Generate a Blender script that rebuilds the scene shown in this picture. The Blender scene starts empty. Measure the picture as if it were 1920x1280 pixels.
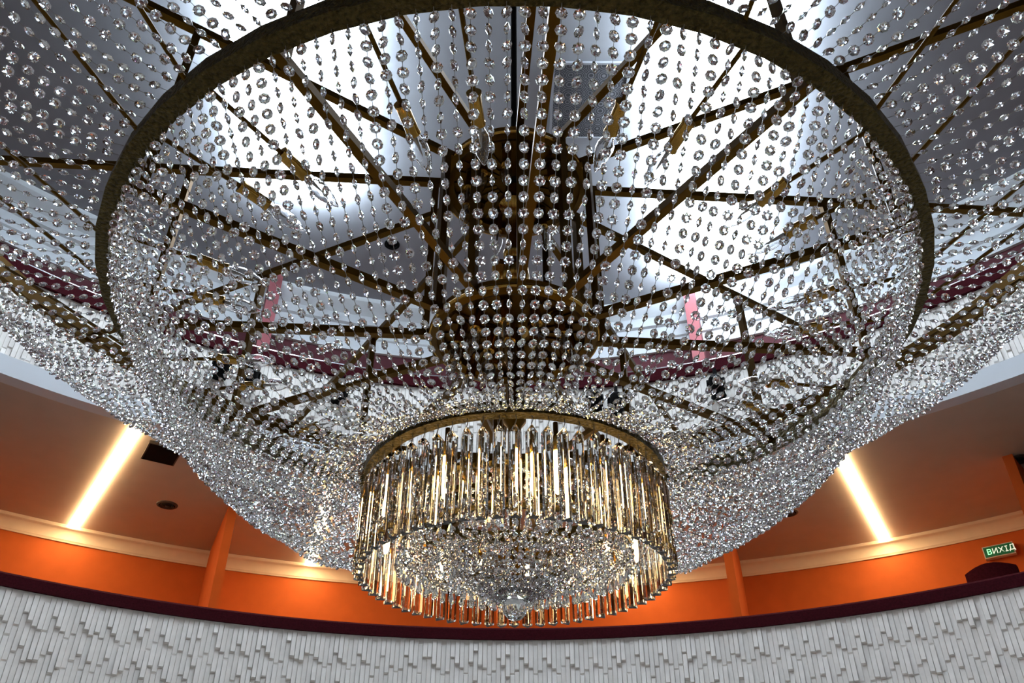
import bpy, math, random
import numpy as np
from mathutils import Matrix, Vector

random.seed(7)
rng = np.random.default_rng(7)
SC = bpy.context.scene
COL = SC.collection
PI = math.pi

# ------------------------------------------------------------------ camera, world, exposure
FPX = 1570.0
PITCH = math.radians(35.39)
cam = bpy.data.cameras.new('camera')
cam.sensor_width = 36.0
cam.lens = FPX / 1920.0 * 36.0
cam.clip_start = 0.02
cam.clip_end = 100
cam_ob = bpy.data.objects.new('camera', cam)
COL.objects.link(cam_ob)
cam_ob.location = (0, 0, 0)
cam_ob.rotation_euler = (PI / 2 + PITCH, 0, 0)
SC.camera = cam_ob

world = bpy.data.worlds.new('world')
SC.world = world
world.use_nodes = True
world.node_tree.nodes['Background'].inputs[0].default_value = (0.5, 0.55, 0.62, 1)
world.node_tree.nodes['Background'].inputs[1].default_value = 0.0   # closed hall, no sky
SC.view_settings.view_transform = 'Standard'
SC.view_settings.look = 'None'
SC.view_settings.gamma = 1.0
SC.view_settings.exposure = 0.32
SC.view_settings.use_curve_mapping = False
SC.cycles.max_bounces = 10
SC.cycles.transmission_bounces = 10
SC.cycles.use_adaptive_sampling = True
SC.cycles.adaptive_threshold = 0.04
SC.cycles.glossy_bounces = 4
SC.cycles.diffuse_bounces = 3

PANEL_L = 11.0      # hall ceiling light panels, radiance
STRIP_L = 35.0      # gallery strip lights, radiance
BULB_L = 13.0       # lit bulbs inside the glowing prism drum

# ------------------------------------------------------------------ the place, in metres (camera at 0,0,0)
CX, CY = 0.007, 2.0          # axis of the round hall and of the chandelier
R_FRONT = 7.13               # gallery fronts
R_BACK = 10.75               # gallery back walls
Z_FLOOR = -1.6
Z_CEIL = 9.55
Z_SOFF = 4.57                # ceiling of the lower gallery
RAIL1 = (2.575, 2.70)
RAIL2 = (5.70, 5.86)

def polar(r, az, z=0.0):
    a = math.radians(az)
    return Vector((CX + r * math.sin(a), CY + r * math.cos(a), z))

# ------------------------------------------------------------------ materials
def new_mat(name):
    m = bpy.data.materials.new(name)
    m.use_nodes = True
    return m, m.node_tree.nodes, m.node_tree.links, m.node_tree.nodes['Principled BSDF']

def plain(name, col, rough=0.6, metal=0.0, noise=0.06, scale=20.0, bump=0.0, spec=0.5):
    m, n, l, b = new_mat(name)
    tc = n.new('ShaderNodeTexCoord')
    nz = n.new('ShaderNodeTexNoise'); nz.inputs['Scale'].default_value = scale
    nz.inputs['Detail'].default_value = 4
    l.new(tc.outputs['Object'], nz.inputs['Vector'])
    ra = n.new('ShaderNodeMapRange')
    ra.inputs['From Min'].default_value = 0.3; ra.inputs['From Max'].default_value = 0.7
    ra.inputs['To Min'].default_value = 1 - noise; ra.inputs['To Max'].default_value = 1 + noise
    l.new(nz.outputs['Fac'], ra.inputs['Value'])
    mx = n.new('ShaderNodeVectorMath'); mx.operation = 'SCALE'
    mx.inputs[0].default_value = col[:3]
    l.new(ra.outputs['Result'], mx.inputs['Scale'])
    l.new(mx.outputs['Vector'], b.inputs['Base Color'])
    b.inputs['Roughness'].default_value = rough
    b.inputs['Metallic'].default_value = metal
    b.inputs['Specular IOR Level'].default_value = spec
    if bump:
        bp = n.new('ShaderNodeBump'); bp.inputs['Strength'].default_value = bump
        bp.inputs['Distance'].default_value = 0.01
        l.new(nz.outputs['Fac'], bp.inputs['Height'])
        l.new(bp.outputs['Normal'], b.inputs['Normal'])
    return m

def glow(name, col, strength, base=(0.8, 0.8, 0.8)):
    m, n, l, b = new_mat(name)
    b.inputs['Base Color'].default_value = (*base, 1)
    b.inputs['Emission Color'].default_value = (*col, 1)
    b.inputs['Emission Strength'].default_value = strength
    return m

def crystal(name, ior, tint=(1, 1, 1), rough=0.0):
    m, n, l, b = new_mat(name)
    b.inputs['Base Color'].default_value = (*tint, 1)
    b.inputs['Transmission Weight'].default_value = 1.0
    b.inputs['IOR'].default_value = ior
    b.inputs['Roughness'].default_value = rough
    return m

M = {}
M['bead'] = crystal('cut_crystal', 1.6, (0.99, 0.99, 1.0))
bd = M['bead'].node_tree.nodes['Principled BSDF']
bd.inputs['Thin Film Thickness'].default_value = 420.0
bd.inputs['Thin Film IOR'].default_value = 1.85
M['prism'] = crystal('prism_glass', 1.54, (0.99, 0.985, 0.96))
M['clear'] = crystal('bulb_glass', 1.45, (0.98, 0.98, 0.98))
M['gold'] = plain('brass_lacquer', (0.125, 0.064, 0.008), 0.4, 1.0, 0.12, 14)
M['goldshine'] = plain('polished_brass', (0.5, 0.29, 0.06), 0.2, 1.0, 0.08, 30)
M['hoop'] = plain('hammered_brass', (0.095, 0.072, 0.025), 0.38, 1.0, 0.5, 110, 0.9)
M['wire'] = plain('steel_wire', (0.35, 0.33, 0.3), 0.35, 1.0, 0.05)
M['white'] = plain('white_panel', (0.92, 0.89, 0.845), 0.75, 0, 0.05, 9, 0.15)
M['fascia'] = plain('smooth_white_fascia', (0.66, 0.70, 0.74), 0.7, 0, 0.02, 3)
M['velvet'] = plain('burgundy_velvet', (0.045, 0.004, 0.008), 0.95, 0, 0.25, 60, 0.3, 0.1)
M['orange'] = plain('orange_plaster', (0.55, 0.125, 0.028), 0.85, 0, 0.05, 5, 0.05, 0.2)
M['burgundy'] = plain('burgundy_plaster', (0.075, 0.013, 0.019), 0.85, 0, 0.05, 5)
M['pinkred'] = plain('dusty_red_plaster', (0.30, 0.09, 0.1), 0.85, 0, 0.05, 5)
M['galceil'] = plain('pale_gallery_ceiling', (0.55, 0.47, 0.39), 0.9, 0, 0.03, 4, 0.05)
M['cornice'] = plain('cream_cornice', (0.78, 0.66, 0.5), 0.8, 0, 0.03, 8)
M['cornice2'] = plain('white_cornice', (0.64, 0.68, 0.70), 0.8, 0, 0.03, 8)
M['ceil'] = plain('grey_hall_ceiling', (0.30, 0.315, 0.34), 0.85, 0, 0.05, 2, 0.03)
M['floor'] = plain('grey_beige_carpet', (0.42, 0.39, 0.37), 0.95, 0, 0.15, 40)
M['galfloor'] = plain('brown_gallery_carpet', (0.27, 0.19, 0.15), 0.95, 0, 0.2, 40)
M['lowwall'] = plain('cream_stalls_wall', (0.66, 0.64, 0.6), 0.85, 0, 0.05, 6)
M['black'] = plain('matt_black', (0.004, 0.004, 0.0045), 0.8, 0, 0.2, 30, 0, 0.1)
M['chrome'] = plain('chrome_tube', (0.75, 0.75, 0.78), 0.2, 1.0, 0.03)
M['greyvent'] = plain('grey_vent_metal', (0.06, 0.045, 0.035), 0.6, 0, 0.05)
M['panel'] = glow('lit_panel_diffuser', (0.8, 0.9, 1.0), PANEL_L)
M['uplight'] = glow('panel_uplight', (0.76, 0.88, 1.0), PANEL_L * 4.6)
M['strip'] = glow('warm_strip_diffuser', (1.0, 0.68, 0.36), STRIP_L)
M['filament'] = glow('warm_lit_bulb', (1.0, 0.66, 0.28), BULB_L)
M['signface'] = glow('green_sign_face', (0.0, 0.25, 0.08), 0.12, (0.0, 0.08, 0.03))
M['signtext'] = glow('sign_lettering', (0.75, 0.9, 0.7), 0.8)
M['signlit'] = glow('sign_lettering_lit', (0.15, 1.0, 0.4), 1.4)
M['cover'] = plain('white_sign_case', (0.6, 0.62, 0.58), 0.5)
M['satin'] = plain('dark_seat_frame', (0.03, 0.006, 0.008), 0.5)

def hex_mat():
    m, n, l, b = new_mat('hexagon_lattice_grille')
    tc = n.new('ShaderNodeTexCoord')
    vo = n.new('ShaderNodeTexVoronoi'); vo.feature = 'F1'
    vo.inputs['Scale'].default_value = 6.5; vo.inputs['Randomness'].default_value = 0.25
    l.new(tc.outputs['Object'], vo.inputs['Vector'])
    mu = n.new('ShaderNodeMath'); mu.operation = 'MULTIPLY'; mu.inputs[1].default_value = 46.0
    l.new(vo.outputs['Distance'], mu.inputs[0])
    si = n.new('ShaderNodeMath'); si.operation = 'SINE'; l.new(mu.outputs[0], si.inputs[0])
    cr = n.new('ShaderNodeValToRGB')
    cr.color_ramp.elements[0].position = 0.35; cr.color_ramp.elements[0].color = (0.035, 0.038, 0.045, 1)
    cr.color_ramp.elements[1].position = 0.75; cr.color_ramp.elements[1].color = (0.17, 0.175, 0.19, 1)
    l.new(si.outputs[0], cr.inputs['Fac']); l.new(cr.outputs['Color'], b.inputs['Base Color'])
    b.inputs['Roughness'].default_value = 0.7
    return m
M['hex'] = hex_mat()

# ------------------------------------------------------------------ mesh helpers
class MB:
    def __init__(s):
        s.v = []; s.f = []
    def add(s, verts, faces):
        o = len(s.v); s.v += [tuple(q) for q in verts]; s.f += [tuple(i + o for i in q) for q in faces]; return s
    def box(s, c, size, mat=None):
        x, y, z = (k / 2 for k in size)
        vs = [Vector((a, b, d)) for a in (-x, x) for b in (-y, y) for d in (-z, z)]
        if mat is not None: vs = [mat @ q for q in vs]
        vs = [q + Vector(c) for q in vs]
        return s.add(vs, [(0, 1, 3, 2), (4, 6, 7, 5), (0, 4, 5, 1), (2, 3, 7, 6), (0, 2, 6, 4), (1, 5, 7, 3)])
    def bar(s, a, b, w, h, up=(0, 0, 1)):
        a, b = Vector(a), Vector(b); t = (b - a).normalized(); u = Vector(up)
        sd = t.cross(u)
        if sd.length < 1e-5: sd = t.cross(Vector((1, 0, 0)))
        sd.normalize(); u = sd.cross(t)
        vs = [p + sd * (i * w / 2) + u * (j * h / 2) for p in (a, b) for i, j in ((-1, -1), (1, -1), (1, 1), (-1, 1))]
        return s.add(vs, [(3, 2, 1, 0), (4, 5, 6, 7), (0, 1, 5, 4), (1, 2, 6, 5), (2, 3, 7, 6), (3, 0, 4, 7)])
    def tube(s, pts, r, n=8):
        pts = [Vector(q) for q in pts]; rs = r if isinstance(r, (list, tuple)) else [r] * len(pts)
        o = len(s.v); ref = None
        for i, q in enumerate(pts):
            t = (pts[min(i + 1, len(pts) - 1)] - pts[max(i - 1, 0)]).normalized()
            if ref is None:
                ref = t.cross(Vector((0, 0, 1)))
                if ref.length < 1e-3: ref = t.cross(Vector((1, 0, 0)))
            sd = (ref - t * ref.dot(t)).normalized(); ref = sd; u = t.cross(sd)
            for k in range(n):
                a = 2 * PI * k / n; s.v.append(tuple(q + (sd * math.cos(a) + u * math.sin(a)) * rs[i]))
        for i in range(len(pts) - 1):
            for k in range(n):
                s.f.append((o + i * n + k, o + i * n + (k + 1) % n, o + (i + 1) * n + (k + 1) % n, o + (i + 1) * n + k))
        s.f.append(tuple(o + k for k in reversed(range(n)))); s.f.append(tuple(o + (len(pts) - 1) * n + k for k in range(n)))
        return s
    def lathe(s, prof, c=(0, 0, 0), n=24, mat=None):
        # prof: (r, z) list, open chain, ends capped
        o = len(s.v); cc = Vector(c)
        for r, z in prof:
            for k in range(n):
                a = 2 * PI * k / n; q = Vector((r * math.cos(a), r * math.sin(a), z))
                if mat is not None: q = mat @ q
                s.v.append(tuple(q + cc))
        for i in range(len(prof) - 1):
            for k in range(n):
                s.f.append((o + i * n + k, o + i * n + (k + 1) % n, o + (i + 1) * n + (k + 1) % n, o + (i + 1) * n + k))
        s.f.append(tuple(o + k for k in reversed(range(n)))); s.f.append(tuple(o + (len(prof) - 1) * n + k for k in range(n)))
        return s
    def revolve(s, prof, az0=0, az1=360, n=96, c=(0, 0)):
        # prof: closed polygon of (r, z)
        full = abs(az1 - az0) >= 359.99; m = len(prof); cnt = n if full else n + 1; o = len(s.v)
        for i in range(cnt):
            a = math.radians(az0 + (az1 - az0) * i / n)
            for r, z in prof: s.v.append((c[0] + r * math.sin(a), c[1] + r * math.cos(a), z))
        for i in range(n):
            j = (i + 1) % cnt
            for k in range(m):
                s.f.append((o + i * m + k, o + i * m + (k + 1) % m, o + j * m + (k + 1) % m, o + j * m + k))
        if not full:
            s.f.append(tuple(o + k for k in range(m))); s.f.append(tuple(o + n * m + k for k in reversed(range(m))))
        return s
    def mesh(s, name, mat, smooth=False):
        me = bpy.data.meshes.new(name); me.from_pydata(s.v, [], s.f); me.validate()
        import bmesh
        bm = bmesh.new(); bm.from_mesh(me); bmesh.ops.recalc_face_normals(bm, faces=bm.faces); bm.to_mesh(me); bm.free()
        if mat is not None: me.materials.append(mat)
        if smooth:
            me.polygons.foreach_set('use_smooth', [True] * len(me.polygons))
            try: me.set_sharp_from_angle(angle=math.radians(38))
            except Exception: pass
        return me

def link(name, me, parent=None, loc=None, mat=None):
    o = bpy.data.objects.new(name, me); COL.objects.link(o)
    if parent is not None: o.parent = parent
    if mat is not None: o.matrix_local = mat
    elif loc is not None: o.location = loc
    return o
def build(name, mb, mat, parent=None, loc=None, smooth=False, matrix=None):
    return link(name, mb.mesh(name, mat, smooth), parent, loc, matrix)
def tag(o, label, cat=None, group=None, kind=None):
    o['label'] = label
    if cat: o['category'] = cat
    if group: o['group'] = group
    if kind: o['kind'] = kind
    return o
def empty(name, loc, rz=0.0):
    o = bpy.data.objects.new(name, None); COL.objects.link(o); o.location = loc; o.rotation_euler = (0, 0, rz)
    o.empty_display_size = 0.1
    return o
def kids(o): return [c for c in bpy.data.objects if c.parent == o]
def copy_tree(o, parent=None):
    c = o.copy(); COL.objects.link(c)
    if parent is not None: c.parent = parent
    for k in list(KIDS.get(o.name, [])): copy_tree(k, c)
    return c
KIDS = {}

def in_view(p, margin=0.02):
    d = p[1] * math.cos(PITCH) + p[2] * math.sin(PITCH)
    if d < 0.1: return None
    u = 960 + FPX * p[0] / d; v = 640 - FPX * (-p[1] * math.sin(PITCH) + p[2] * math.cos(PITCH)) / d
    if -1920 * margin < u < 1920 * (1 + margin) and -1280 * margin < v < 1280 * (1 + margin): return d, u, v
    return None

# ------------------------------------------------------------------ the hall
hall = (CX, CY)
def struct(name, mb, mat, label, cat='wall', smooth=True):
    o = build(name, mb, mat, smooth=smooth)
    return tag(o, label, cat, kind='structure')

struct('floor', MB().revolve([(0.001, Z_FLOOR - .2), (R_FRONT + .6, Z_FLOOR - .2), (R_FRONT + .6, Z_FLOOR), (0.001, Z_FLOOR)], n=72, c=hall), M['floor'],
       'grey beige carpeted floor of the round hall', 'floor')
struct('ceiling', MB().revolve([(0.001, Z_CEIL), (R_BACK + .2, Z_CEIL), (R_BACK + .2, Z_CEIL + .2), (0.001, Z_CEIL + .2)], n=96, c=hall), M['ceil'],
       'flat grey ceiling high above the chandelier', 'ceiling')
struct('wall_stalls', MB().revolve([(R_FRONT + .1, Z_FLOOR), (R_FRONT + .3, Z_FLOOR), (R_FRONT + .3, 1.5), (R_FRONT + .1, 1.5)], n=96, c=hall), M['lowwall'],
       'cream wall below the lower gallery', 'wall')
# lower gallery
wall_low = struct('wall_front_lower', MB().revolve([(R_FRONT, 1.35), (R_FRONT + .14, 1.35), (R_FRONT + .14, RAIL1[0] + .02), (R_FRONT, RAIL1[0] + .02)], n=120, c=hall), M['white'],
       'white parapet of the lower gallery clad in ribbed slats', 'wall')
struct('floor_gallery_lower', MB().revolve([(R_FRONT + .14, 1.4), (R_BACK, 1.4), (R_BACK, 1.52), (R_FRONT + .14, 1.52)], n=72, c=hall), M['galfloor'],
       'floor of the lower gallery behind its parapet', 'floor')
struct('trim_1', MB().revolve([(R_FRONT - .035, RAIL1[0]), (R_FRONT + .2, RAIL1[0]), (R_FRONT + .2, RAIL1[1] - .02), (R_FRONT + .17, RAIL1[1]), (R_FRONT - .015, RAIL1[1]), (R_FRONT - .035, RAIL1[1] - .02)], n=160, c=hall), M['velvet'],
       'dark burgundy velvet handrail on the lower gallery parapet', 'handrail')
struct('wall_back_lower', MB().revolve([(R_BACK, 1.4), (R_BACK + .15, 1.4), (R_BACK + .15, Z_SOFF + .1), (R_BACK, Z_SOFF + .1)], n=160, c=hall), M['orange'],
       'orange back wall of the lower gallery', 'wall')
cz = 4.36
prof = [(R_BACK + .01, cz), (R_BACK - .02, cz), (R_BACK - .025, cz + .025)]
for k in range(7):
    a = k / 6 * PI / 2
    prof.append((R_BACK - .03 - .075 * (1 - math.cos(a)), cz + .03 + .13 * math.sin(a)))
prof += [(R_BACK - .115, cz + .17), (R_BACK - .115, Z_SOFF + .01), (R_BACK + .01, Z_SOFF + .01)]
struct('trim_2', MB().revolve(prof, n=160, c=hall), M['cornice'], 'cream coved cornice along the orange back wall', 'cornice')
struct('ceiling_gallery_lower', MB().revolve([(R_FRONT + .02, Z_SOFF), (R_BACK + .02, Z_SOFF), (R_BACK + .02, Z_SOFF + .12), (R_FRONT + .02, Z_SOFF + .12)], n=160, c=hall), M['galceil'],
       'pale ceiling of the lower gallery washed by warm strip lights', 'ceiling')
# upper gallery
wall_up = struct('wall_front_upper', MB().revolve([(R_FRONT + .01, Z_SOFF + .15), (R_FRONT + .15, Z_SOFF + .15), (R_FRONT + .15, RAIL2[0] + .02), (R_FRONT + .01, RAIL2[0] + .02)], n=120, c=hall), M['white'],
       'white parapet of the upper gallery clad in ribbed slats', 'wall')
struct('trim_3', MB().revolve([(R_FRONT - .03, Z_SOFF - .01), (R_FRONT + .15, Z_SOFF - .01), (R_FRONT + .15, Z_SOFF + .2), (R_FRONT - .03, Z_SOFF + .2)], n=160, c=hall), M['fascia'],
       'smooth pale fascia band under the upper gallery slats', 'fascia')
struct('trim_4', MB().revolve([(R_FRONT - .04, RAIL2[0]), (R_FRONT + .2, RAIL2[0]), (R_FRONT + .2, RAIL2[1]), (R_FRONT - .04, RAIL2[1])], n=160, c=hall), M['velvet'],
       'dark burgundy handrail on the upper gallery parapet', 'handrail')
struct('trim_5', MB().revolve([(R_FRONT + .02 + .022 * math.cos(a * PI / 4), RAIL2[1] + .03 + .022 * math.sin(a * PI / 4)) for a in range(8)], n=160, c=hall), M['chrome'],
       'thin chrome tube on top of the upper handrail', 'handrail')
struct('floor_gallery_upper', MB().revolve([(R_FRONT + .14, Z_SOFF + .12), (R_BACK, Z_SOFF + .12), (R_BACK, Z_SOFF + .25), (R_FRONT + .14, Z_SOFF + .25)], n=72, c=hall), M['galfloor'],
       'floor of the upper gallery behind its parapet', 'floor')
struct('wall_back_upper', MB().revolve([(R_BACK, Z_SOFF + .2), (R_BACK + .15, Z_SOFF + .2), (R_BACK + .15, Z_CEIL + .05), (R_BACK, Z_CEIL + .05)], n=160, c=hall), M['burgundy'],
       'burgundy back wall of the upper gallery', 'wall')
z0 = 8.56
struct('trim_6', MB().revolve([(R_BACK + .01, z0), (R_BACK - .06, z0), (R_BACK - .06, z0 + .25), (R_BACK - .1, z0 + .27), (R_BACK - .1, z0 + .5), (R_BACK - .16, z0 + .52), (R_BACK - .16, z0 + .7),
       (R_BACK - .3, z0 + .86), (R_BACK - .34, z0 + .9), (R_BACK - .34, Z_CEIL + .01), (R_BACK + .01, Z_CEIL + .01)], n=160, c=hall), M['cornice2'],
       'stepped white cornice between burgundy wall and grey ceiling', 'cornice')

# partitions between the gallery bays (radial fins)
def partition(name, az, r0, r1, w, za, zb, mat, label):
    a = math.radians(az)
    rot = Matrix.Rotation(-a, 3, 'Z')
    c = polar((r0 + r1) / 2, az, (za + zb) / 2)
    o = build(name, MB().box((0, 0, 0), (w, r1 - r0, zb - za), rot), mat, loc=c)
    return tag(o, label, 'partition', kind='structure')
for k, (az, wh) in enumerate(((-45.2, 'at the dim end of the gallery'), (-24.1, 'beside the round vent and black hatch'), (18.3, 'beside the bay with the exit sign'), (40.6, 'next to the green exit sign'))):
    partition('wall_partition_lower', az, 8.85, R_BACK, .11, 1.5, Z_SOFF + .02, M['orange'], 'orange partition wall of the lower gallery ' + wh)
for az, wh in ((-23.9, 'against the dark grey ceiling'), (18.0, 'against the bright ceiling')):
    partition('wall_partition_upper', az, 10.15, R_BACK, .2, Z_SOFF + .2, Z_CEIL, M['pinkred'], 'dusty red pilaster of the upper gallery ' + wh)

# ------------------------------------------------------------------ slats on the parapets
def slat_mesh(w, h, d, lean):
    # a rib: full depth at its foot, less at the top, sloping end faces
    mb = MB()
    dt, db = d * lean, d
    vs = [(-w / 2, 0, -h / 2), (w / 2, 0, -h / 2), (w / 2, 0, h / 2), (-w / 2, 0, h / 2),
          (-w / 2 * .86, -db, -h / 2 + .012), (w / 2 * .86, -db, -h / 2 + .012), (w / 2 * .86, -dt, h / 2 - .008), (-w / 2 * .86, -dt, h / 2 - .008)]
    mb.add(vs, [(0, 1, 2, 3), (4, 7, 6, 5), (0, 4, 5, 1), (1, 5, 6, 2), (2, 6, 7, 3), (3, 7, 4, 0)])
    return mb.mesh('slat', M['white'])
SL = [slat_mesh(.047, h, d, le) for h, d, le in ((.30, .028, .3), (.26, .036, .45), (.34, .018, .7), (.22, .03, .2), (.30, .012, .8), (.36, .024, .5))]
SLV = [np.array([v.co[:] for v in m.vertices]) for m in SL]
SLF = [[tuple(p.vertices) for p in m.polygons] for m in SL]
def slats(parent, zlo, zhi, az0, az1, R, limit):
    step = math.degrees(.0485 / R); items = []
    n = int((az1 - az0) / step)
    pat = [0, 4, 1, 2, 5, 3, 4, 0, 2, 1]
    for i in range(n):
        az = az0 + i * step; col = i % 5
        z = zhi - [0.0, .11, .045, .16, .08][col] - random.uniform(0, .02) + .12
        row = 0
        while z > zlo + .05:
            k = pat[(col * 2 + row * 3) % len(pat)] if random.random() < .8 else random.randrange(6)
            h = SLV[k][:, 2].max() * 2
            top, bot = min(z, zhi), max(z - h, zlo)
            if top - bot > .03:
                p = polar(R, az, (top + bot) / 2)
                q = in_view(p, .03)
                if q: items.append((q[0], k, az, p, (top - bot) / h))
            z -= h + .004; row += 1
    items.sort(key=lambda t: t[0])
    big, rest = items[:limit], items[limit:]
    for d, k, az, p, s in big:
        o = link('slat', SL[k], parent)
        o.location = p; o.rotation_euler = (0, 0, -math.radians(az)); o.scale = (1, 1, s)
    if rest:
        V = []; F = []
        for d, k, az, p, s in rest:
            a = -math.radians(az); c_, s_ = math.cos(a), math.sin(a); v = SLV[k] * np.array([1, 1, s]); b = len(V)
            for x, y, zz in v: V.append((p.x + c_ * x - s_ * y, p.y + s_ * x + c_ * y, p.z + zz))
            F += [tuple(i + b for i in f) for f in SLF[k]]
        mb = MB(); mb.v = V; mb.f = F
        o = build('slat_cladding', mb, M['white'], parent); o['kind'] = 'stuff'
slats(wall_low, 1.75, RAIL1[0] - .005, -46, 46, R_FRONT + .002, 300)
slats(wall_up, Z_SOFF + .2, RAIL2[0] - .005, -52, 52, R_FRONT + .012, 300)

# ------------------------------------------------------------------ hall ceiling lights
def ceiling_light(x0, y0, x1, y1, w, label, group=None):
    a, b = Vector((x0, y0, 0)), Vector((x1, y1, 0)); L = (b - a).length; ang = math.atan2(b.y - a.y, b.x - a.x)
    root = empty('ceiling_light', ((x0 + x1) / 2, (y0 + y1) / 2, Z_CEIL - .27), ang)
    def slab(name, l, ww, za, zb, mat):
        mb = MB(); pts = []; r = min(ww, l) * .32
        for cx_, cy_, a0 in ((l / 2 - r, ww / 2 - r, 0), (-l / 2 + r, ww / 2 - r, 90), (-l / 2 + r, -ww / 2 + r, 180), (l / 2 - r, -ww / 2 + r, 270)):
            for k in range(7):
                t = math.radians(a0 + 90 * k / 6); pts.append((cx_ + r * math.cos(t), cy_ + r * math.sin(t)))
        n = len(pts)
        mb.add([(x, y, za) for x, y in pts] + [(x, y, zb) for x, y in pts],
               [tuple(range(n))[::-1], tuple(range(n, 2 * n))] + [(k, (k + 1) % n, n + (k + 1) % n, n + k) for k in range(n)])
        return build(name, mb, mat, root)
    slab('diffuser', L, w, 0, .05, M['panel'])
    slab('uplight', L * .98, w * .94, .05, .09, M['uplight'])
    for sx in (-.3, .3):
        build('hanger', MB().tube([(sx * L, 0, .08), (sx * L, 0, .275)], .012), M['wire'], root)
    tag(root, label, 'ceiling light', group)
    return root
ceiling_light(-2.4, 4.0, -3.3, 9.35, 1.5, 'large glowing ceiling panel ending over the middle of the grey ceiling')
ceiling_light(2.35, 4.0, 3.4, 11.3, 1.5, 'large glowing ceiling panel reaching toward the stepped cornice')

g = empty('ceiling_grille', (1.07, 7.62, Z_CEIL))
build('grille_plate', MB().box((0, 0, -.012), (1.0, 1.25, .024)), M['hex'], g)
fr = MB()
for sx in (-1, 1): fr.box((sx * .51, 0, -.02), (.03, 1.3, .04))
for sy in (-1, 1): fr.box((0, sy * .64, -.02), (1.05, .03, .04))
build('grille_frame', fr, M['ceil'], g)
tag(g, 'dark rectangular grille with hexagon lattice set in the grey ceiling', 'grille')
dl = empty('recessed_downlight', (-2.03, 10.6, Z_CEIL))
build('trim_ring', MB().revolve([(.09, 0), (.13, 0), (.13, -.015), (.09, -.02)], n=24), M['black'], dl, smooth=True)
build('lens', MB().lathe([(.09, -.002), (.085, -.008), (.02, -.01)], n=24), M['black'], dl, smooth=True)
tag(dl, 'small dark round downlight in the grey ceiling', 'downlight')

# ------------------------------------------------------------------ lower gallery fittings
def strip_light(az, r0, r1, label):
    root = empty('strip_light', polar((r0 + r1) / 2, az, Z_SOFF), -math.radians(az))
    L = r1 - r0
    build('profile', MB().box((0, 0, -.006), (.09, L, .012)), M['cornice'], root)
    build('diffuser', MB().box((0, 0, -.02), (.10, L, .022)), M['strip'], root)
    tag(root, label, 'strip light')
strip_light(-34.3, 7.3, 10.63, 'warm ceiling strip light beside the black hatch in the dim bay')
strip_light(-16.6, 7.3, 10.63, 'warm ceiling strip light over the brightest orange bay')
strip_light(10.8, 7.3, 10.63, 'warm ceiling strip light near the dark doors, behind the chandelier')
strip_light(29.6, 7.3, 10.63, 'warm ceiling strip light in the bay with the exit sign')

def vent(az, r, label):
    root = empty('air_vent', polar(r, az, Z_SOFF), -math.radians(az))
    build('rim', MB().revolve([(.105, 0), (.135, 0), (.13, -.012), (.105, -.02)], n=32), M['greyvent'], root, smooth=True)
    for r_ in (.085, .06, .035):
        build('vane', MB().revolve([(r_ - .012, -.004), (r_, -.026), (r_ + .004, -.026), (r_ - .006, -.002)], n=28), M['greyvent'], root, smooth=True)
    build('throat', MB().lathe([(.11, -.001), (.11, -.004), (.001, -.005)], n=24), M['black'], root)
    build('core', MB().lathe([(.02, -.002), (.02, -.024), (.012, -.03)], n=16), M['greyvent'], root, smooth=True)
    tag(root, label, 'vent')
vent(-29.0, 9.25, 'round louvred air vent between the black hatch and the orange partition')
vent(23.6, 9.1, 'round louvred air vent at the edge of the bead canopy near the partition')
vent(41.0, 9.05, 'round louvred air vent above the exit sign partition')

hb = empty('ceiling_hatch', polar(7.78, -31.4, Z_SOFF), -math.radians(-31.4))
build('cover', MB().box((0, 0, -.02), (.34, .42, .04)), M['black'], hb)
fr = MB()
for sx in (-1, 1): fr.box((sx * .178, 0, -.018), (.016, .45, .036))
for sy in (-1, 1): fr.box((0, sy * .218, -.018), (.34, .016, .036))
build('frame', fr, M['greyvent'], hb)
tag(hb, 'black rectangular ceiling hatch beside the warm strip light', 'hatch')

# double door in the middle bay
door = empty('door_1', polar(R_BACK - .02, -3.0, 1.52), -math.radians(-3.0))
for sx in (-1, 1):
    leaf = build('door_leaf', MB().box((sx * .49, 0, 1.0), (.95, .05, 2.0)), M['velvet'], door)
    for zz in (.5, 1.45):
        fm = MB()
        for q in (-1, 1):
            fm.box((sx * .49 + q * .34, -.035, zz), (.03, .03, .75)); fm.box((sx * .49, -.035, zz + q * .36), (.7, .03, .03))
        build('moulding', fm, M['orange'], leaf)
    build('handle', MB().tube([(sx * .07, -.03, 1.0), (sx * .07, -.08, 1.0), (sx * .07, -.08, 1.15), (sx * .07, -.03, 1.15)], .012), M['goldshine'], leaf)
fm = MB()
for sx in (-1, 1): fm.box((sx * 1.02, -.01, 1.03), (.1, .09, 2.06))
fm.box((0, -.01, 2.08), (2.14, .09, .1))
build('door_frame', fm, M['orange'], door)
tag(door, 'dark burgundy double door in the orange back wall', 'door', kind='structure')

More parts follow.
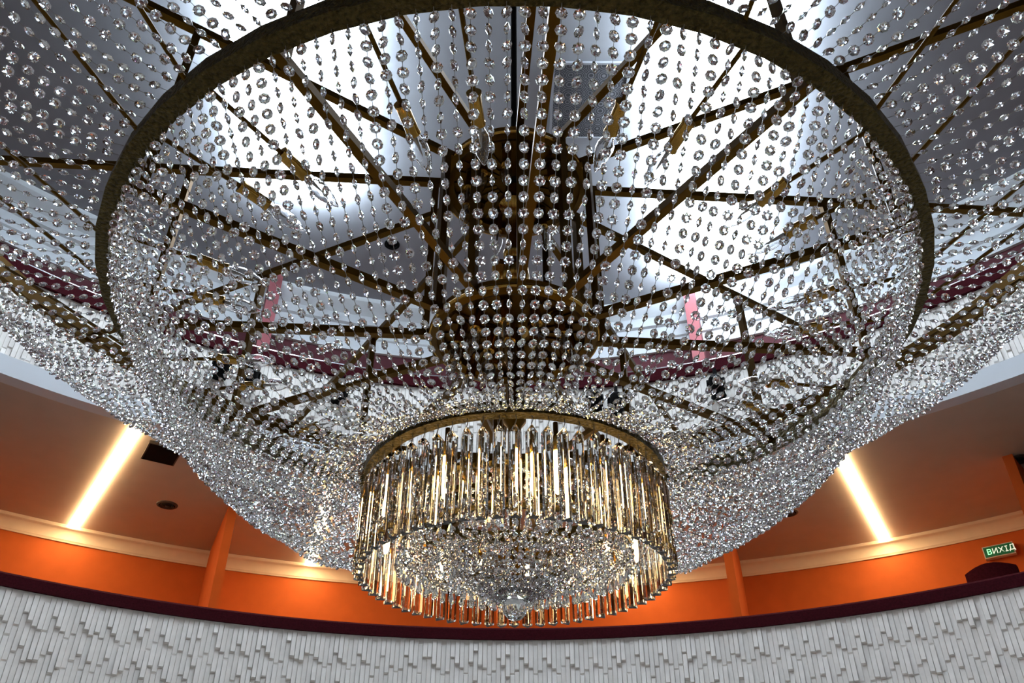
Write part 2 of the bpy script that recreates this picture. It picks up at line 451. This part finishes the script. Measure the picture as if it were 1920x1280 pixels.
# exit sign
es = empty('exit_sign', polar(R_BACK - .05, 36.75, 4.13), -math.radians(36.75))
build('case', MB().box((0, 0, 0), (.37, .09, .155)), M['cover'], es)
build('face', MB().box((0, -.047, 0), (.345, .012, .13)), M['signface'], es)
def text_mesh(txt, size):
    cu = bpy.data.curves.new('lettering', 'FONT'); cu.body = txt; cu.size = size; cu.extrude = .002
    cu.align_x = 'LEFT'; cu.align_y = 'CENTER'
    ob = bpy.data.objects.new('lettering', cu); COL.objects.link(ob)
    bpy.context.view_layer.update()
    dg = bpy.context.evaluated_depsgraph_get()
    me = bpy.data.meshes.new_from_object(ob.evaluated_get(dg))
    bpy.data.objects.remove(ob)
    return me
xs = -.135
for ch in 'ВИХІД':
    me = text_mesh(ch, .1); me.materials.clear(); me.materials.append(M['signlit'] if ch == 'В' else M['signtext'])
    v = np.array([q.co[:] for q in me.vertices])
    w = v[:, 0].max() - v[:, 0].min()
    o = link('letter', me, es); o.rotation_euler = (PI / 2, 0, 0); o.location = (xs - v[:, 0].min(), -.055, -(v[:, 1].max() + v[:, 1].min()) / 2)
    xs += w + .014
tag(es, 'green lit exit sign on the orange wall above the dark seats', 'sign')

# theatre seats behind the right end of the lower rail
def seat(az, r, z, label, turn=0):
    root = empty('theatre_seat', polar(r, az, z), -math.radians(az) + turn)
    mb = MB(); n = 9; vs = []; fs = []
    for j, t in enumerate((-.045, .045)):
        for i in range(n):
            x = -.25 + .5 * i / (n - 1); top = .92 + .06 * math.sin(PI * i / (n - 1)); cur = .05 * (1 - (2 * i / (n - 1) - 1) ** 2)
            vs += [(x, t - cur, .42), (x, t - cur, top)]
    for i in range(n - 1):
        a = 2 * i; b = 2 * n + 2 * i
        fs += [(a, a + 2, a + 3, a + 1), (b, b + 1, b + 3, b + 2), (a + 1, a + 3, b + 3, b + 1), (a, b, b + 2, a + 2)]
    fs += [(0, 1, 2 * n + 1, 2 * n), (2 * n - 2, 4 * n - 2, 4 * n - 1, 2 * n - 1)]
    mb.add(vs, fs); build('backrest', mb, M['velvet'], root, smooth=True)
    cu = MB().box((0, .26, .44), (.48, .44, .1)); build('seat_cushion', cu, M['velvet'], root)
    for sx in (-1, 1):
        build('armrest', MB().bar((sx * .28, -.03, .64), (sx * .28, .38, .62), .05, .04), M['satin'], root)
        build('side_frame', MB().box((sx * .28, .1, .32), (.03, .4, .64)), M['satin'], root)
    tag(root, label, 'seat', 'burgundy seats behind the lower handrail')
seat(37.4, 8.3, 2.22, 'burgundy theatre seat at the row end under the exit sign')
seat(42.4, 8.3, 2.22, 'burgundy theatre seat next to the row-end seat')
struct('floor_step', MB().revolve([(7.7, 1.5), (9.2, 1.5), (9.2, 2.22), (7.7, 2.22)], 34, 52, 12, hall), M['galfloor'], 'raised seating step behind the lower gallery rail', 'floor')

# stage lights hung on the upper parapet
def stage_light(az, z, tilt, label):
    root = empty('stage_light', polar(R_FRONT - .045, az, z), -math.radians(az))
    build('bracket', MB().bar((0, -.03, .2), (0, -.03, -.06), .045, .03, (0, 1, 0)), M['black'], root)
    rot = Matrix.Rotation(tilt, 3, 'X')
    yk = MB().tube([(-.1, -.12, -.1), (-.1, -.1, 0), (0, -.06, .02), (.1, -.1, 0), (.1, -.12, -.1)], .014); build('yoke', yk, M['black'], root)
    hd = build('lamp_head', MB().lathe([(.045, .14), (.075, .1), (.085, 0), (.085, -.12), (.095, -.15)], (0, -.12, -.1), 18, rot), M['black'], root, smooth=True)
    build('barn_door', MB().box((0, -.12 , -.1), (.2, .01, .14), rot), M['black'], hd)
    tag(root, label, 'stage light')
for az, z, ti, wh in ((-29.0, 5.5, 1.0, 'nearest the dim ceiling end'), (-26.2, 5.45, .7, 'beside another one left of the pilaster'), (-17.5, 5.5, 1.1, 'hung between the pilaster and the hub'),
                      (8.4, 5.5, .9, 'below the bright ceiling panel'), (10.6, 5.45, .6, 'second below the bright ceiling panel'), (20.6, 5.5, 1.0, 'just past the bright-side pilaster')):
    stage_light(az, z, ti, 'black stage light on the upper parapet ' + wh)

# ------------------------------------------------------------------ the chandelier
ZB0 = 0.60
ch = empty('crystal_chandelier', (CX, CY, ZB0))
tag(ch, 'huge round brass chandelier draped with crystal bead strands and a prism drum', 'chandelier')
OFF = Vector((0, 0, -ZB0))
def part(name, mb, mat, parent=None, smooth=False):
    if parent is None:
        mb.v = [(x, y, z - ZB0) for x, y, z in mb.v]; parent = ch
    else:
        mb.v = [(x, y, z - ZB0) for x, y, z in mb.v]
    return build(name, mb, mat, parent, smooth=smooth)
def pol(r, az, z):
    a = math.radians(az); return Vector((r * math.sin(a), r * math.cos(a), z))

RA, ZA = 1.116, 1.43
RB, ZB = 1.975, 2.05
RC, ZC = .375, .955
ZP = .706
SP0 = 26.0            # azimuth of the first spoke
def hoop(name, r, z, w, h, n, mat='gold', ph=0.0):
    return part(name, MB().revolve([(r - w / 2, z - h / 2), (r + w / 2, z - h / 2), (r + w / 2, z + h / 2), (r - w / 2, z + h / 2)], ph, ph + 360, n), M[mat], smooth=True)
tag(hoop('main_hoop', RA, ZA, .042, .046, 48, 'hoop', SP0), 'thick hammered brass hoop')
hoop('outer_hoop', RB, ZB, .03, .07, 72, 'gold', SP0)
hoop('drum_hoop', RC, ZC + .012, .03, .03, 64, 'hoop')
# hubs
def hub(name, r, z):
    o = part(name, MB().revolve([(r, z), (r + .018, z + .006), (r + .022, z + .02), (r + .012, z + .03), (r + .014, z + .042), (.02, z + .05), (.02, z + .036), (r - .018, z + .034), (r - .02, z + .012), (r - .008, z + .008)], 0, 360, 64), M['gold'], smooth=True)
    rim = part('rim_moulding', MB().revolve([(r + .019 + .006 * math.cos(k * PI / 3), z + .012 + .006 * math.sin(k * PI / 3)) for k in range(6)], 0, 360, 64), M['goldshine'], o, smooth=True)
    for k in range(24):
        part('rib', MB().bar(pol(.06, k * 15, z + .033), pol(r - .02, k * 15, z + .033), .012, .008), M['gold'], o)
    return o
hub('upper_hub', .222, 2.045)
hub('lower_hub', .2275, 1.418)
# column and suspension
pr = [(.018, 1.45), (.05, 1.455), (.055, 1.475), (.035, 1.49), (.03, 1.52), (.042, 1.535), (.045, 1.56), (.03, 1.575), (.026, 1.60), (.04, 1.62), (.048, 1.66), (.044, 1.70), (.028, 1.73),
      (.035, 1.75), (.035, 1.765), (.024, 1.78), (.026, 1.9), (.034, 1.95), (.05, 1.97), (.05, 1.99), (.03, 2.0), (.03, 2.05)]
part('column', MB().lathe(pr, n=28), M['goldshine'], smooth=True)
part('lower_stem', MB().lathe([(.02, 1.44), (.02, 1.2), (.032, 1.18), (.032, 1.15), (.018, 1.13), (.018, .99), (.045, .975), (.045, .945), (.014, .93), (.014, .69)], n=20), M['gold'], smooth=True)
part('suspension_rod', MB().lathe([(.03, 2.08), (.03, 2.2), (.012, 2.22), (.012, Z_CEIL - .1), (.09, Z_CEIL - .08), (.11, Z_CEIL + .005)], n=16), M['black'], smooth=True)
# brass scroll finial on the column
part('finial', MB().lathe([(.004, 1.66), (.02, 1.665), (.026, 1.69), (.02, 1.715), (.004, 1.72)], (-.045, -.01, 0), 12), M['goldshine'])

bw = .023
for k in range(12):
    az = SP0 + 30 * k
    u = part('upper_spoke', MB().bar(pol(.215, az, ZB + .012), pol(RB, az, ZB + .012), bw, bw), M['gold'])
    lo = part('lower_spoke', MB().bar(pol(.22, az, ZA + .004), pol(RA, az, ZA + .004), bw, bw), M['gold'])
    part('post', MB().bar(pol(.262, az, ZA), pol(.262, az, ZB), bw, bw * .9, (math.sin(math.radians(az)), math.cos(math.radians(az)), 0)), M['gold'])
    part('post', MB().bar(pol(1.065, az, ZA), pol(1.065, az, ZB), bw, bw * .9, (math.sin(math.radians(az)), math.cos(math.radians(az)), 0)), M['gold'])
for k in range(8):
    az = 12 + 45 * k
    part('drum_spoke', MB().bar(pol(.03, az, ZC + .012), pol(RC - .01, az, ZC + .012), .014, .014), M['gold'])
for r, z in ((.295, .875), (.285, .775), (.156, .765)):
    hoop('inner_hoop', r, z, .009, .012, 48, 'hoop')
for k in range(6):
    az = 5 + 60 * k
    part('inner_strut', MB().bar(pol(.295, az, .875), pol(.32, az, ZC), .008, .008), M['gold'])
    part('inner_strut', MB().bar(pol(.012, az, .76), pol(.156, az, .755), .008, .008), M['gold'])
    part('inner_strut', MB().bar(pol(.285, az, .775), pol(.295, az, .875), .008, .008), M['gold'])

# candle lamps: arm > socket, bulb
def frame_to(d):
    d = Vector(d).normalized(); q = Vector((0, 0, 1)).rotation_difference(d); return q.to_matrix().to_4x4()
SOCK2 = MB().lathe([(.004, -.001), (.014, .0), (.014, .03), (.011, .034)], n=12).mesh('socket', M['goldshine'], True)
SOCK = MB().lathe([(.004, -.001), (.0165, .0), (.0165, .004), (.0145, .008), (.0145, .07), (.016, .072), (.016, .078), (.01, .08)], n=14).mesh('socket', M['goldshine'], True)
bo = [(.010, .076), (.013, .09), (.019, .105), (.0205, .12), (.018, .14), (.012, .16), (.005, .176), (.0016, .182)]
BULB = MB().lathe(bo + [(.0008, .1812)] + [(max(r - .0009, .0006), z - .0004) for r, z in bo[::-1][1:]], n=14).mesh('bulb', M['clear'], True)
STEM = MB().lathe([(.003, .08), (.006, .082), (.004, .105), (.0022, .125), (.0008, .135)], n=8).mesh('stem', M['wire'], True)
LAMP = MB().lathe([(.006, .03), (.008, .036), (.008, .12), (.006, .135), (.001, .14)], n=10).mesh('lamp', M['filament'], True)
def candle(arm, p, d, short=False):
    m = Matrix.Translation(Vector(p) + OFF) @ frame_to(d)
    s = link('socket', SOCK2 if short else SOCK, arm, mat=m)
    link('bulb', LAMP if short else BULB, arm, mat=m)
    if not short: link('bulb_stem', STEM, arm, mat=m)
for k in range(12):
    for dk in (9.5, 19.5):
        az = SP0 + 30 * k + dk
        a, b = pol(RA, az, ZA), pol(.895, az, ZA - .012)
        arm = part('candle_arm', MB().tube([a, a.lerp(b, .6), b], .0055, 8), M['gold'])
        candle(arm, b, pol(-1, az, -.13))
        a, b = pol(RA, az + 1.5, ZA), pol(RB, az + 1.5, ZB - .02)
        part('strut', MB().tube([a, b], .0055, 6), M['gold'])
for (r0, z0, n, tilt) in ((.15, 2.078, 12, .12), (.155, 1.45, 12, .2), (.07, 1.45, 6, .1)):
    for k in range(n):
        az = 360 / n * k + 9
        d = pol(tilt, az, -1)
        base = pol(r0, az, z0)
        arm = part('lamp_holder', MB().tube([base, base + d.normalized() * .012], .018, 10), M['gold'])
        candle(arm, base + d.normalized() * .006, d)
for k in range(16):
    az = 22.5 * k + 6; base = pol(.328, az, ZC - .028)
    arm = part('lamp_holder', MB().tube([base + Vector((0, 0, .04)), base + Vector((0, 0, -.015))], .006, 8), M['gold'])
    candle(arm, base, (0, 0, -1), True)

# ---- prisms of the drum
def prism_mesh():
    s, L = .0165, ZC - ZP - .030
    tri = []
    for k in range(3):
        a0 = -PI / 2 + 2 * PI * k / 3
        tri.append((s * math.cos(a0), s * math.sin(a0)))
        for dq in (.7, PI / 3, 2 * PI / 3 - .7):
            rr = s * (.46 if abs(dq - PI / 3) < .01 else .60); tri.append((rr * math.cos(a0 + dq), rr * math.sin(a0 + dq)))
    n = len(tri); mb = MB()
    lv = [(0.0, .25), (-.014, 1.0), (-L + .006, 1.0), (-L, .93)]
    for z, k in lv: mb.v += [(x * k, y * k, z) for x, y in tri]
    for i in range(len(lv) - 1):
        for k in range(n): mb.f.append((n * i + k, n * i + (k + 1) % n, n * i + n + (k + 1) % n, n * i + n + k))
    mb.f.append(tuple(range(n))[::-1]); e = n * (len(lv) - 1); mb.f.append(tuple(range(e, e + n)))
    return mb.mesh('prism', M['prism'])
PRISM = prism_mesh()
HOOK = MB().tube([(0, 0, -.004), (0, 0, .004), (.003, 0, .014), (0, 0, .032)], .0012, 6).mesh('hook', M['wire'])
for k in range(64):
    az = 360 / 64 * k; a = math.radians(az)
    o = link('prism', PRISM, ch, mat=Matrix.Translation(pol(RC + .001, az, ZC - .028) + OFF) @ Matrix.Rotation(-a + PI + random.uniform(-.08, .08), 4, 'Z') @ Matrix.Rotation(random.uniform(-.012, .012), 4, 'X'))
    link('hook', HOOK, o)

# ---- bead strands
def bead_geom():
    h, rt = .42, .37        # half thickness and table radius, girdle radius 1
    v = []
    for z, r, ph in ((h, rt, .5), (.05, 1, 0), (-.05, 1, 0), (-h, rt, .5)):
        for k in range(8):
            a = 2 * PI * (k + ph) / 8; v.append((r * math.cos(a), r * math.sin(a), z))
    f = [tuple(range(8)), tuple(range(31, 23, -1))]
    for k in range(8):
        j = (k + 1) % 8
        f += [(k, 8 + k, 8 + j), (k, 8 + j, j)]
        f += [(8 + k, 16 + k, 16 + j, 8 + j)]
        f += [(24 + k, 16 + j, 16 + k), (24 + k, 24 + j, 16 + j)]
    return np.array(v), f
BV, BF = bead_geom()
mb = MB(); mb.v = [tuple(q) for q in BV]; mb.f = BF
BEAD = mb.mesh('crystal_bead', M['bead'])
BF = [tuple(p.vertices) for p in BEAD.polygons]
def drop_geom():
    v = []; f = []
    pr = ((1.0, .12), (.5, .34), (-.45, .62), (-.85, .42), (-1.0, .05))
    for z, r in pr:
        for k in range(6):
            a = 2 * PI * k / 6; v.append((z, r * math.cos(a) * 1.0, r * math.sin(a) * .7))
    for i in range(len(pr) - 1):
        for k in range(6): f.append((6 * i + k, 6 * i + (k + 1) % 6, 6 * i + 6 + (k + 1) % 6, 6 * i + 6 + k))
    f.append(tuple(range(5, -1, -1))); f.append(tuple(range(24, 30)))
    return v, f
DV, DF = drop_geom(); mb = MB(); mb.v = DV; mb.f = DF
DROP = mb.mesh('crystal_drop', M['bead']); DF = [tuple(p.vertices) for p in DROP.polygons]; DV = np.array(DV)

beads = []      # (centre, 3x3 columns, radius, kind)
wires = []
def strand(P, rad, pitch, phi, jit=.35, drop=0.0, wire=True):
    """P: polyline (n,3); rad, pitch: functions of the fraction along the strand"""
    P = np.asarray(P); seg = np.linalg.norm(np.diff(P, axis=0), axis=1); S = np.concatenate([[0], np.cumsum(seg)]); L = S[-1]
    def at(s): return np.array([np.interp(s, S, P[:, i]) for i in range(3)])
    s = pitch(0) * .62; prev = at(0)
    while s < L - .2 * pitch(1):
        fr = s / L; r = rad(fr); c = at(s); t = at(min(s + .004, L)) - at(max(s - .004, 0)); t /= np.linalg.norm(t)
        ref = np.array([0, 0, 1.0]) if abs(t[2]) < .9 else np.array([1.0, 0, 0])
        a = np.cross(t, ref); a /= np.linalg.norm(a); b = np.cross(a, t)
        th = phi + rng.normal(0, jit); n = math.cos(th) * b + math.sin(th) * a
        tt = t + rng.normal(0, .04, 3); tt -= n * (tt @ n); tt /= np.linalg.norm(tt)
        beads.append((c, np.stack([tt, np.cross(n, tt), n], 1), r, 0))
        if wire: wires.append((prev, c - t * r * .9))
        prev = c + t * r * .9
        s += pitch(fr)
    if drop:
        e = P[-1] + np.array([0, 0, -drop * .9]); ang = rng.uniform(0, 6.28)
        x = np.array([0, 0, 1.0]); y = np.array([math.cos(ang), math.sin(ang), 0])
        beads.append((e, np.stack([x, y, np.cross(x, y)], 1), drop, 1))
        if wire: wires.append((prev, e + x * drop))
    elif wire: wires.append((prev, P[-1]))

T = np.linspace(0, 1, 60)
NS = 204
def ring_strands(n, r0, z0, r1, z1, sag, rad, pitch, ph=0.0, jit=.35, drop=0.0):
    for i in range(n):
        az = math.radians(360.0 * (i + ph) / n)
        r = r0 + (r1 - r0) * T; s = sag * rng.normal(1, .025)
        z = z0 + (z1 - z0) * T - 4 * s * T * (1 - T)
        strand(np.stack([r * math.sin(az), r * math.cos(az), z], 1), rad, pitch, rng.uniform(0, PI), jit, drop)
RB_ = .0118; RA_ = .0124
ring_strands(NS, RA - .012, ZA - .024, RC + .02, ZC + .008, .245, lambda f: RA_ * (1 - .36 * f), lambda f: .0335 * (1 - .34 * f), .5)
ring_strands(NS, RB - .01, ZB - .035, RA + .02, ZA + .012, .205, lambda f: RB_, lambda f: .0335, .5)
n_big = len(beads)
sm = lambda f: .0085
sp = lambda f: .0215
ring_strands(72, .295, .872, .286, .78, 0.0, sm, sp, 0, .6)
ring_strands(64, .283, .772, .158, .764, .03, sm, sp, 0, .6)
ring_strands(56, .156, .75, .03, .67, .02, sm, sp, 0, .6)
def hang(n, r, z, L, drop, ph=0.0):
    for i in range(n):
        az = math.radians(360 * (i + ph) / n); x, y = r * math.sin(az), r * math.cos(az)
        zz = z - L * rng.uniform(.9, 1.08)
        strand(np.array([[x, y, z], [x, y, (z + zz) / 2], [x, y, zz]]), sm, sp, rng.uniform(0, PI), .6, drop)
hang(60, .287, .772, .022, .015); hang(44, .225, .752, .026, .014, .3); hang(36, .158, .76, .045, .014, .6); hang(20, .08, .73, .04, .013, .2)

base = np.array([CX, CY, 0.0])
scored = []
for i, (c, Rm, r, kd) in enumerate(beads):
    q = in_view(c + base, 0.0) if i < n_big else None
    if q: scored.append((r / q[0], i))
scored.sort(reverse=True)
single = set(i for _, i in scored[:300])
for i in sorted(single):
    c, Rm, r, kd = beads[i]
    m = Matrix(((*(Rm[0] * r), c[0]), (*(Rm[1] * r), c[1]), (*(Rm[2] * r), c[2] - ZB0), (0, 0, 0, 1)))
    link('crystal_bead', BEAD, ch, mat=m)
def joined(name, kd, GV, GF, mat):
    idx = [i for i in range(len(beads)) if i not in single and beads[i][3] == kd]
    C = np.array([beads[i][0] for i in idx]); Rm = np.array([beads[i][1] for i in idx]); rr = np.array([beads[i][2] for i in idx])
    V = np.einsum('nij,vj->nvi', Rm * rr[:, None, None], GV) + C[:, None, :]; V[..., 2] -= ZB0
    nv = len(GV); nb = len(idx)
    loops = np.concatenate([np.array(f) for f in GF]); tot = np.array([len(f) for f in GF])
    L = (loops[None, :] + (np.arange(nb) * nv)[:, None]).ravel()
    tots = np.tile(tot, nb); starts = np.concatenate([[0], np.cumsum(tots)[:-1]])
    me = bpy.data.meshes.new(name)
    me.vertices.add(nb * nv); me.vertices.foreach_set('co', V.ravel().astype(np.float32))
    me.loops.add(len(L)); me.loops.foreach_set('vertex_index', L.astype(np.int32))
    me.polygons.add(len(tots)); me.polygons.foreach_set('loop_start', starts.astype(np.int32)); 
    me.polygons.foreach_set('use_smooth', np.zeros(len(tots), bool))
    me.update(calc_edges=True); me.validate()
    me.materials.append(mat)
    o = link(name, me, ch); o['kind'] = 'stuff'
    return o
joined('bead_strands', 0, BV, BF, M['bead'])
joined('drop_fringe', 1, DV, DF, M['bead'])
# wire links between the beads
W0 = np.array([w[0] for w in wires]); W1 = np.array([w[1] for w in wires])
t = W1 - W0; ln = np.linalg.norm(t, axis=1, keepdims=True); keep = (ln[:, 0] > 1e-4); W0, W1, t = W0[keep], W1[keep], (t / np.maximum(ln, 1e-9))[keep]
ref = np.where(np.abs(t[:, 2:3]) < .9, np.array([[0, 0, 1.0]]), np.array([[1.0, 0, 0]]))
a = np.cross(t, ref); a /= np.linalg.norm(a, axis=1, keepdims=True); b = np.cross(t, a)
wr = .0007; vs = []
for k in range(3):
    q = 2 * PI * k / 3; o_ = (a * math.cos(q) + b * math.sin(q)) * wr
    vs += [W0 + o_, W1 + o_]
V = np.stack(vs, 1); V[..., 2] -= ZB0
nb = len(V); F = np.array([[0, 2, 3, 1], [2, 4, 5, 3], [4, 0, 1, 5]]); L = (F.ravel()[None, :] + (np.arange(nb) * 6)[:, None]).ravel()
me = bpy.data.meshes.new('strand_wire'); me.vertices.add(nb * 6); me.vertices.foreach_set('co', V.ravel().astype(np.float32))
me.loops.add(len(L)); me.loops.foreach_set('vertex_index', L.astype(np.int32)); me.polygons.add(nb * 3)
me.polygons.foreach_set('loop_start', np.arange(0, nb * 12, 4).astype(np.int32)); me.update(calc_edges=True); me.validate()
me.materials.append(M['wire']); o = link('strand_wire', me, ch); o['kind'] = 'stuff'

# crystal ball under the drum
import bmesh
bm = bmesh.new(); bmesh.ops.create_icosphere(bm, subdivisions=2, radius=.031); me = bpy.data.meshes.new('crystal_ball'); bm.to_mesh(me); bm.free()
me.materials.append(M['bead']); link('crystal_ball', me, ch, mat=Matrix.Translation((0, 0, .64 - ZB0)))
